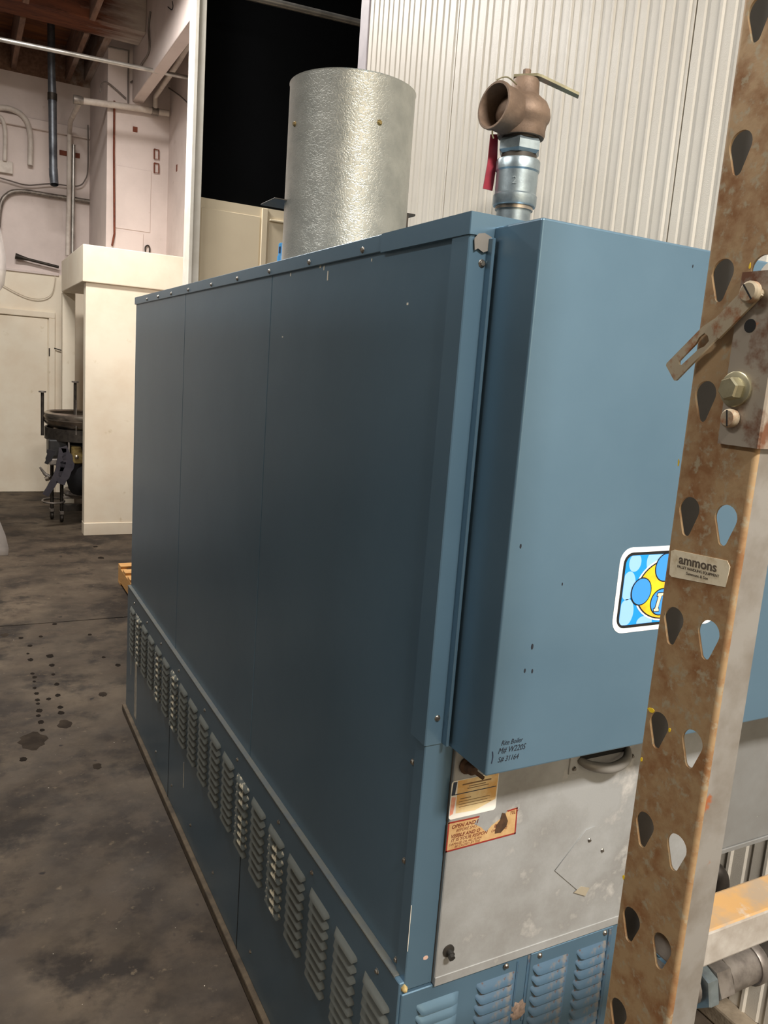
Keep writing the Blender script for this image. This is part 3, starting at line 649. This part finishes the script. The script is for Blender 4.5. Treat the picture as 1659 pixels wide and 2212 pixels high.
ltext('DAMAGE OR ALL FURN', .657, .7835, .0058); ltext('BE CAUSED BY THE', .668, .7785, .0055); ltext('TELY', .770, .8135, .0075, .0001)
sub_flat('label_scorch', [(.744, .786), (.756, .785), (.766, .794), (.768, .803), (.761, .818), (.755, .820), (.752, .808), (.745, .800)], 'burnt', .0006, wlb)
# grey right panel
MB().box((1.266, FY-.002, .622), (BX1, FY+.012, .955), .002, 1).box((1.266, FY-.004, .612), (BX1, FY+.06, .622), .001, 1).build('grey_panel', 'grey_panel', B)
# lower front louver panel
fp2 = MB().box((.598, FY, .03), (1.258, FY+.016, .5355), .0015, 1).build('front_louver_panel', 'blue', B)
fp2['label'] = 'dirty blue louvered panel under the access door'
FL = louver_mesh('louver', .082, .0165, .0095, 'blue', 'y'); FLr = louver_mesh('louver', .082, .0165, .0095, 'blue_rust', 'y'); FLn = louver_mesh('louver', .072, .0165, .0095, 'blue_rust', 'y')
MB().box((.853, FY-.003, .2), (1.042, FY+.001, .532), .001, 1).build('inset_panel', 'blue', fp2)
MB().box((1.030, FY-.006, .2), (1.038, FY-.002, .530), .001, 1).build('panel_lip', 'blue_rust', fp2)
for xc, me, yo in ((.668, FL, 0), (.784, FLr, 0), (.900, FLr, .003), (.994, FLn, .003), (1.115, FL, 0), (1.205, FL, 0)):
    for j in range(11): put('louver', me, (xc, FY-yo+.0005, .500-.0205*j), fp2)
for x, z in ((.80, .526), (.872, .524), (1.022, .524), (.622, .452), (.81, .49)): screwhead('screw', (x, FY-.003, z), SY, .0042, fp2)
for x0, x1, z0, z1 in ((.825, .829, .40, .525), (.848, .856, .40, .53)):
    MB().box((x0, FY-.0012, z0), (x1, FY+.001, z1)).build('grime_streak', 'blue_rust', fp2)
mb = MB(); bmesh.ops.create_icosphere(mb.bm, subdivisions=3, radius=1)
for v in mb.bm.verts:
    n = 1+.3*math.sin(v.co.x*9)*math.sin(v.co.z*8+1); v.co = Vector((.842+v.co.x*.020*n, FY+v.co.y*.003*n, .424+v.co.z*.018*n))
mb.build('grime_lump', 'grime', fp2, 60)

# handwriting
for s, x, z, sz in (('Rite Boiler', .659, .9985, .0105), ('M# W220S', .655, .9865, .0125), ('S# 31164', .656, .9735, .0115)):
    text('handwriting', s, sz, FRONT(x, .8297, z), 'ink', fc, .0001, .3, .82)
MB().tube(bez([(.6455, .8297, .992), (.647, .8297, .983), (.6458, .8297, .974)]), .0009, 5).build('pen_mark', 'label_navy', fc)
for (x, y, r) in ((1150, 1397, 4), (1134, 1449, 3), (1150, 1450, 3), (1215, 1262, 2), (1125, 1180, 3), (1497, 575, 2)):
    c = px(x, y, 'y', .8295); flat('scuff', circ(c.x, c.z, r*.0005, r*.0011, 10), [], .0003, FRONT(0, .8297, 0), 'ink', fc)
# sticker
SX0, SZ0, SW, SH = .840, 1.145, .222, .131
st = flat('sticker', rrect(SW, SH, .022), [], .0004, FRONT(SX0, .8297, SZ0), 'st_white', None); attach(st, B); st['label'] = 'rounded blue sticker with white border and yellow emblem'
def sl(name, pts, m, off): return flat(name, pts, [], .0001, FRONT(SX0, .8295-off, SZ0), m, st)
def clip_circle(cx, cy, rx, ry, x0, y0, x1, y1): return [(min(max(x, x0), x1), min(max(y, y0), y1)) for x, y in circ(cx, cy, rx, ry, 40)]
sl('black_outline', [(x+.0075, y+.0075) for x, y in rrect(SW-.015, SH-.015, .017)], 'st_black', .0002)
sl('blue_field', [(x+.012, y+.012) for x, y in rrect(SW-.024, SH-.024, .013)], 'st_blue', .0004)
for cx, cy, rx, ry in ((.030, .108, .012, .014), (.075, .108, .022, .022), (.022, .073, .014, .022), (.024, .032, .015, .021), (.064, .014, .016, .010), (.15, .1, .02, .02), (.195, .07, .018, .022), (.17, .03, .02, .018)):
    sl('pale_dot', clip_circle(cx, cy, rx, ry, .0125, .0125, SW-.0125, SH-.0125), 'st_pale', .0006)
CXs, CYs = .102, .064
sl('emblem_halo', circ(CXs, CYs, .066, .050, 48), 'st_white', .0008); sl('emblem_outline', circ(CXs, CYs, .063, .0475, 48), 'st_black', .0010)
sl('emblem_disc', circ(CXs, CYs, .0605, .0455, 48), 'st_orange', .0012)
for cx, cy, rx, ry in ((.049, .063, .019, .020), (.094, .098, .021, .021), (.094, .044, .022, .020), (.150, .07, .019, .020)):
    sl('ball_outline', circ(cx, cy, rx+.0018, ry+.0018), 'st_black', .0014); sl('ball', circ(cx, cy, rx, ry), 'st_mid', .0016)
def stem(d): return [(.080-d, .030-d), (.090+d, .030-d), (.089+d, .034+d), (.0875+d, .034+d), (.092+d, .054-d), (.0945+d, .054-d), (.095+d, .058+d), (.084-d, .058+d), (.083-d, .054-d), (.086-d, .054-d), (.082-d, .034+d), (.079-d, .034+d)]
sl('letter_outline', stem(.0012), 'st_black', .0018); sl('letter', stem(0), 'st_letter', .0020)

# ------------------------------------------------------------------ exhaust stack on top
stx, sty, sr = 1.05, 2.345, .188
S = thing('exhaust_stack', (stx, sty, TOP), 'wide round galvanised exhaust stack standing on the boiler', 'stack')
MB().lathe([(sr, TOP+.0015), (sr, 2.318), (sr+.002, 2.322), (sr-.004, 2.324), (sr-.006, 2.316), (sr-.006, TOP+.0015)], (stx, sty, 0), n=72, closed=True).build('stack_tube', 'stack', S, 40)
def on_stack(x, y):
    d = fw + rt*((x-829.5)/FPX) - up*((y-1106)/FPX); o = Vector((EYE.x-stx, EYE.y-sty))
    a = d.x**2+d.y**2; b = 2*(o.x*d.x+o.y*d.y); c = o.x**2+o.y**2-sr**2
    t = (-b-math.sqrt(max(b*b-4*a*c, 0)))/(2*a); return EYE+d*t
for x, y in ((637, 268), (820, 265)):
    p = on_stack(x, y); n = Vector((p.x-stx, p.y-sty, 0)).normalized(); screwhead('rivet', p, n, .0065, S, 'brass_dirty', .006)
# angle lugs on both sides
MB().box((.825, 2.36, 1.983), (.915, 2.49, 1.987), .001, 1).build('support_lug', 'dark_metal', S)
MB().prism([(1.234, 2.29, 1.95), (1.240, 2.29, 1.95), (1.240, 2.29, 1.990), (1.264, 2.29, 1.990), (1.264, 2.29, 1.996), (1.234, 2.29, 1.996)], (0, .12, 0)).build('support_lug', 'dark_metal', S)
# blue can
c0 = px(619, 540, 'y', 2.7)
cn = thing('spray_can', (c0.x, 2.7, TOP), 'small light blue can standing on the boiler beside the stack', 'can')
MB().lathe([(0, TOP), (.029, TOP), (.031, TOP+.004), (.031, 1.868), (.028, 1.872), (.028, 1.908), (.026, 1.912), (0, 1.912)], (c0.x, 2.7, 0), n=28).build('can_body', 'can_blue', cn, 40)
for a in (-165, -110, -60):
    n = Vector((math.cos(math.radians(a)), math.sin(math.radians(a)), 0)); t = Vector((-n.y, n.x, 0)); c = Vector((c0.x, 2.7, 1.877))+n*.0278
    MB().prism([c-t*.005, c+t*.005, c+t*.005+Vector((0, 0, .022)), c-t*.005+Vector((0, 0, .022))], n*.0008).build('can_print', 'can_dark', cn)

# ------------------------------------------------------------------ relief valve
vx, vy = .872, 1.22
V = thing('relief_valve', (vx, vy, TOP), 'bronze safety relief valve with lever on a zinc pipe coupling', 'valve')
VO = (vx, vy, 0)
MB().lathe([(0, TOP), (.0302, TOP), (.0302, 1.80), (.0302, 1.81), (0, 1.81)], VO, n=32).build('nipple', 'zinc', V, 40)
MB().lathe([(.0302, 1.800), (.0335, 1.800), (.0335, 1.807), (.0302, 1.807)], VO, n=32, closed=True).build('thread_ring', 'steel', V, 40)
cp = MB().lathe([(.029, 1.806), (.037, 1.806), (.0385, 1.809), (.0385, 1.824), (.0365, 1.827), (.0365, 1.863), (.0385, 1.866), (.0385, 1.881), (.037, 1.884), (.029, 1.884)], VO, n=40, closed=True).build('coupling', 'zinc', V, 30)
nd = Vector((-vx, -vy, 0)).normalized(); rd = Vector((nd.y*-1, nd.x, 0)); cpos = Vector((vx, vy, 1.838))+nd*.0366-rd*.008
text('cast_mark', '2', .018, frame(tuple(cpos), tuple(rd), (0, 0, 1)), 'zinc', cp, .0008, 0, 1)
MB().lathe([(.0, 1.884), (.031, 1.884), (.031, 1.893), (0, 1.893)], VO, n=32).build('thread', 'dark_metal', V, 40)
MB().lathe([(0, 1.893), (.034, 1.893), (.0395, 1.898), (.0395, 1.912), (.036, 1.917), (0, 1.917)], VO, n=6, a0=.4).build('hex_bushing', 'zinc', V)
MB().lathe([(0, 1.917), (.033, 1.917), (.033, 1.923), (0, 1.923)], VO, n=24).build('thread', 'pipe_dark', V, 40)
# bronze body: bowl, bonnet and outlet
mb = MB()
mb.lathe([(0, 1.921), (.040, 1.921), (.0415, 1.925), (.0415, 1.934), (.043, 1.944), (.047, 1.950), (.048, 1.957), (.046, 1.968), (.040, 1.979), (.031, 1.986), (.0245, 1.992), (.0235, 2.012), (.021, 2.017), (0, 2.017)], VO, n=40)
body = mb.build('valve_body', 'bronze', V, 50)
od = Vector((-.955, -.14, .06)).normalized(); oc = Vector((vx, vy, 1.955))
mb = MB(); mb.lathe([(.026, .0), (.0345, .018), (.037, .036), (.037, .062), (.039, .064), (.039, .070), (.038, .071), (.0345, .071), (.0335, .067), (.0335, .02), (.015, .012), (0, .012)], oc, od, n=36)
mb.build('outlet', 'bronze', V, 40)
MB().lathe([(0, 2.017), (.005, 2.017), (.005, 2.024), (.007, 2.025), (.007, 2.033), (0, 2.034)], (vx+.0, vy, 0), n=6).build('stem_nut', 'bronze', V)
lv = [px(1103, 163, 'y', vy-.012), px(1155, 163, 'y', vy-.012)]
# lever: flat strap bent downward on the right
lr = Vector((.82, -.57, 0)); lt = Vector((-lr.y, lr.x, 0)); P0 = Vector((vx, vy, 2.018))
Q = [(-.022, 0), (.018, .002), (.026, .0), (.092, -.026)]
mb = MB(); A = []
for (s, h), w in zip(Q, (.009, .011, .011, .009)):
    c = P0+lr*s+Vector((0, 0, h)); A.append([mb.bm.verts.new(c+lt*w+Vector((0, 0, dz))) for dz in (0, .0045)]+[mb.bm.verts.new(c-lt*w+Vector((0, 0, dz))) for dz in (.0045, 0)])
for a, b in zip(A, A[1:]):
    for k in range(4): mb.bm.faces.new((a[k], a[(k+1) % 4], b[(k+1) % 4], b[k]))
mb.bm.faces.new(A[0]); mb.bm.faces.new(A[-1][::-1]); mb.build('lever', 'lever', V)
oe = oc+od*.068
MB().tube(bez([oe+Vector((0, 0, .040)), oe+Vector((.012, .0, .047)), oc+Vector((-.045, -.012, .052)), oc+Vector((-.026, -.01, .046))]), .0012, 6).build('wire_loop', 'lever', V)
MB().tube(bez([oe+Vector((.0, 0, -.040)), oe+Vector((.001, 0, -.047)), oe+Vector((.004, 0, -.052))]), .0014, 6).build('wire_end', 'lever', V)
# red tag hanging behind the coupling
tp = [px(1060, 290, 'y', 1.25), px(1076, 290, 'y', 1.25), px(1074, 350, 'y', 1.25), px(1064, 412, 'y', 1.25), px(1044, 407, 'y', 1.25), px(1054, 350, 'y', 1.25)]
MB().prism(tp, (0, .002, 0)).build('tag', 'red_tag', V)['label'] = 'dark red hanging tag'
tp = [px(1154, 214, 'y', 1.27), px(1162, 222, 'y', 1.27), px(1163, 232, 'y', 1.27), px(1154, 230, 'y', 1.27)]
MB().prism(tp, (0, .002, 0)).build('tag', 'red_bright', V)
# grimy gap filler where cap meets the front cover
flat('grime_patch', [(.606, TOP-.033), (.612, TOP-.026), (.622, TOP-.024), (.634, TOP-.028), (.637, TOP-.05), (.630, TOP-.046), (.622, TOP-.049), (.613, TOP-.045), (.608, TOP-.048)], [], .0008, FRONT(0, FY-.0032, 0), 'grey_paint_rust', B)

# ------------------------------------------------------------------ pipes at the lower right of the boiler
GP = thing('water_pipe', (1.17, .86, .41), 'grey threaded pipe with hex union at the lower right front of the boiler', 'pipe')
ax = (1, 0, 0); pc = Vector((1.17, .86, .415))
MB().tube(bez([(1.14, FY-.0105, .415), (1.14, .90, .415), (1.15, .872, .415), (1.19, .86, .415)]), .030, 16).build('elbow', 'pipe_grey', GP, 50)
MB().lathe([(0, .02), (.043, .02), (.045, .024), (.045, .044), (.042, .048), (0, .048)], pc, ax, 6, a0=.3).build('union_nut', 'zinc', GP)
MB().lathe([(0, .049), (.044, .049), (.044, .085), (.040, .09), (0, .09)], pc, ax, 6, a0=.1).build('union_hex', 'pipe_grey', GP)
MB().lathe([(0, .09), (.0365, .09), (.0365, .170), (0, .170)], pc, ax, 28).build('nipple', 'pipe_grey', GP, 40)
MB().lathe([(0, .168), (.040, .168), (.042, .172), (.042, .186), (.040, .19), (0, .19)], pc, ax, 28).build('collar', 'pipe_grey', GP, 40)
MB().lathe([(0, .19), (.034, .19), (.034, .466), (0, .466)], pc, ax, 28).build('pipe_body', 'pipe_dark', GP, 40)
DV = thing('drain_valve', (1.36, 1.02, 0), 'dark iron valve and pipe in the shadow under the grey panel', 'valve')
MB().tube([(1.36, 1.03, 0), (1.36, 1.03, .50)], .026, 14).build('pipe_body', 'pipe_dark', DV, 50)
MB().lathe([(0, .48), (.04, .48), (.045, .51), (.045, .56), (.035, .585), (0, .59)], (1.36, 1.03, 0), n=18).build('valve_body', 'pipe_dark', DV, 40)
MB().tube(bez([(1.36, 1.03, .53), (1.37, .985, .53), (1.385, .975, .50), (1.385, .97, .40)]), .020, 14).build('outlet', 'pipe_dark', DV, 50)

# ------------------------------------------------------------------ pallet rack upright
PX, PY0, PY1 = .568, .428, .505
R = thing('rack_upright', (PX, (PY0+PY1)/2, 0), 'rusty perforated pallet rack upright with teardrop slots in the foreground', 'rack')
def tear(cy, ztop):
    cz = ztop-.0112; P = []
    for k in range(17):
        a = math.radians(-22+k*(224/16)); P.append((cy+.0112*math.cos(a), cz+.0112*math.sin(a)))
    cb = ztop-.0355+.0045
    for k in range(7):
        a = math.radians(202+k*(136/6)); P.append((cy+.0045*math.cos(a), cb+.0045*math.sin(a)))
    return P
HT = 2.72; holes = []
k = 0
zt = 1.412+.1016*12
while zt > .12:
    if zt < HT-.05:
        for hy in (.487, .448): holes.append(tear(-hy, zt))
    zt -= .1016
# SIDE frame: u = -Y
face = flat('slotted_face', [(-PY1+.004, 0.002), (-PY0-.004, 0.002), (-PY0-.004, HT), (-PY1+.004, HT)], holes, .0025, SIDE(PX+.00125, 0, 0), 'rust_post', R)
def bend(yc, ysign):
    P = []; r0, r1 = .004, .0015
    for k in range(6):
        a = math.radians(90*k/5); P.append((PX+.004-r0*math.cos(a), yc+ysign*r0*math.sin(a)))
    for k in range(5, -1, -1):
        a = math.radians(90*k/5); P.append((PX+.004-r1*math.cos(a), yc+ysign*r1*math.sin(a)))
    return P
FLW = .036
for yc, s in ((PY0+.004, -1), (PY1-.004, 1)):
    y_out = yc+s*.004; y_in = yc+s*.0015
    mb = MB(); mb.prism([(x, y, .002) for x, y in bend(yc, s)], (0, 0, HT-.002))
    mb.build('bend', 'rust_post', R, 40)
    MB().box((PX+.004, min(y_out, y_in), .002), (PX+FLW, max(y_out, y_in), HT)).build('flange', 'grey_paint_rust' if s < 0 else 'flange_shaded', R)  # far flange is coloured darker to imitate shade inside the post
MB().box((PX-.03, PY0-.03, 0), (PX+.08, PY1+.03, .006), .001, 1).build('base_plate', 'grey_paint_rust', R)
# maker's plate
mp = flat('makers_label', [(-.500, 1.3600), (-.4965, 1.3618), (-.440, 1.3655), (-.4365, 1.3610), (-.4378, 1.3430), (-.4955, 1.3368), (-.4985, 1.3385)], [], .0006, SIDE(PX-.0003, 0, 0), 'rl_cream', R)
mp['label'] = 'worn cream label printed ammons'
def tilt(y, z, off=.0009):
    return frame((PX-off, y, z), (0, -.998, .055), (0, .055, .998))
text('printed_text', 'ammons', .0118, tilt(.4895, 1.3512), 'rl_text', mp, .0001, 0, 1.02, 'LEFT', .0002)
text('printed_text', 'PALLET HANDLING EQUIPMENT', .0034, tilt(.4905, 1.3470), 'rl_text', mp, .0001, 0, .92)
text('printed_text', 'Summons & Son', .0036, tilt(.4800, 1.3432), 'rl_text', mp, .0001, .1, 1)
# yellow paint marks
for x, y, w, h in ((1407, 1534, 9, 5), (1447, 1577, 3, 5), (1386, 1641, 3, 5), (1347, 1895, 3, 5), (1620, 575, 2, 6), (1466, 1000, 2, 7)):
    c = px(x, y, 'x', PX); k = .00042
    flat('paint_mark', [(-p[0], p[1]) for p in blob((c.y, c.z), w*k, h*k, 0, 10, .3)], [], .0004, SIDE(PX-.0002, 0, 0), 'yellow_mark', R)
# bolted connector plate
CPx = PX-.004
cpn = angle(CPx, PY0-.004, PX+.045, .464, .004, 1.462, 1.602).build('connector_plate', 'plate_rust', R)
wsh = Vector((CPx, .453, 1.508))
MB().lathe([(0, 0), (.0145, 0), (.0145, .0025), (.0135, .003), (0, .003)], wsh, SX, 28).build('washer', 'bolt_zinc', cpn, 30)
MB().lathe([(0, .003), (.0098, .003), (.0098, .0105), (.0085, .012), (0, .012)], wsh, SX, 6, a0=.3).build('bolt', 'bolt_zinc', cpn)
def slotscrew(y, z, r, hgt, rot):
    mb = MB(); o = Vector((CPx-.0005, y, z)); mb.lathe([(0, hgt), (r*.8, hgt), (r, hgt*.75), (r, 0), (0, 0)], o, SX, 20)
    s = mb.build('slotted_screw', 'clip_rust', cpn, 40)
    c, q = math.cos(rot), math.sin(rot); a = o+Vector((-hgt-.0002, -c*r*.85, -q*r*.85)); b = o+Vector((-hgt-.0002, c*r*.85, q*r*.85)); n = Vector((0, -q, c))*.0007
    MB().prism([a-n, b-n, b+n, a+n], (.0004, 0, 0)).build('screw_slot', 'void', cpn); return s
slotscrew(.453, 1.484, .0078, .006, 1.4); 
MB().lathe([(0, 0), (.0055, 0), (.0055, .0003), (0, .0003)], (CPx-.0001, .449, 1.559), SX, 16).build('hole', 'void', cpn)
# safety latch strip, two segments, swings from the upper screw
CX = PX-.009
def strip_pts(a, b, w):
    d = (b-a); d.x = 0; d.normalize(); n = Vector((0, -d.z, d.y))*w/2; return [a+n, b+n, b-n, a-n]
a = px(1634, 622, 'x', CX); b = px(1542, 716, 'x', CX); c = px(1553, 704, 'x', CX+.003); e = px(1449, 806, 'x', CX+.003)
MB().prism(strip_pts(a, b, .0165), (.0025, 0, 0)).build('latch_strip', 'clip_rust', R)
d = (e-c); Ln = d.length; u = d.normalized(); v = Vector((1, 0, 0)).cross(u)
slot = [(.014, -.0045), (.020, -.0052), (.026, -.003), (.048, -.0024), (.050, 0), (.048, .0024), (.026, .003), (.020, .0052), (.014, .0045), (.0125, 0)]
slot = [(x*Ln/.062, y) for x, y in slot]
flat('latch_tongue', [(0, -.0078), (Ln*.97, -.0100), (Ln, -.0085), (Ln, .0085), (Ln*.97, .0100), (Ln*.2, .0105), (0, .0078)], [slot], .0022, frame(tuple(c), tuple(u), tuple(v)), 'clip_rust', R)
CPx_s = CPx; CPx = CX
slotscrew(px(1626, 632, 'x', CX).y, px(1626, 632, 'x', CX).z, .0088, .006, .9)
CPx = CPx_s
MB().tube([(CX+.001, a.y, a.z-.004), (PX, a.y, a.z-.004)], .004, 10).build('latch_pivot', 'clip_rust', R)
# white tube end above the plate
MB().lathe([(0, 0), (.013, 0), (.013, .003), (.0125, .0038), (0, .0039)], (PX, px(1668, 597, 'x', PX-.004).y, px(1668, 597, 'x', PX-.004).z), (-1, 0, 0), 24).build('white_bumper', 'label_white', R, 40)
# brace to the rear post
br = MB().box((PX+FLW+.0005, .449, .948), (1.16, .492, .988), .003).build('cross_brace', 'brace_orange', R)
br.data.materials.append(MATS['brace_grey'])
for p in br.data.polygons:
    if p.normal.z < .5: p.material_index = 1
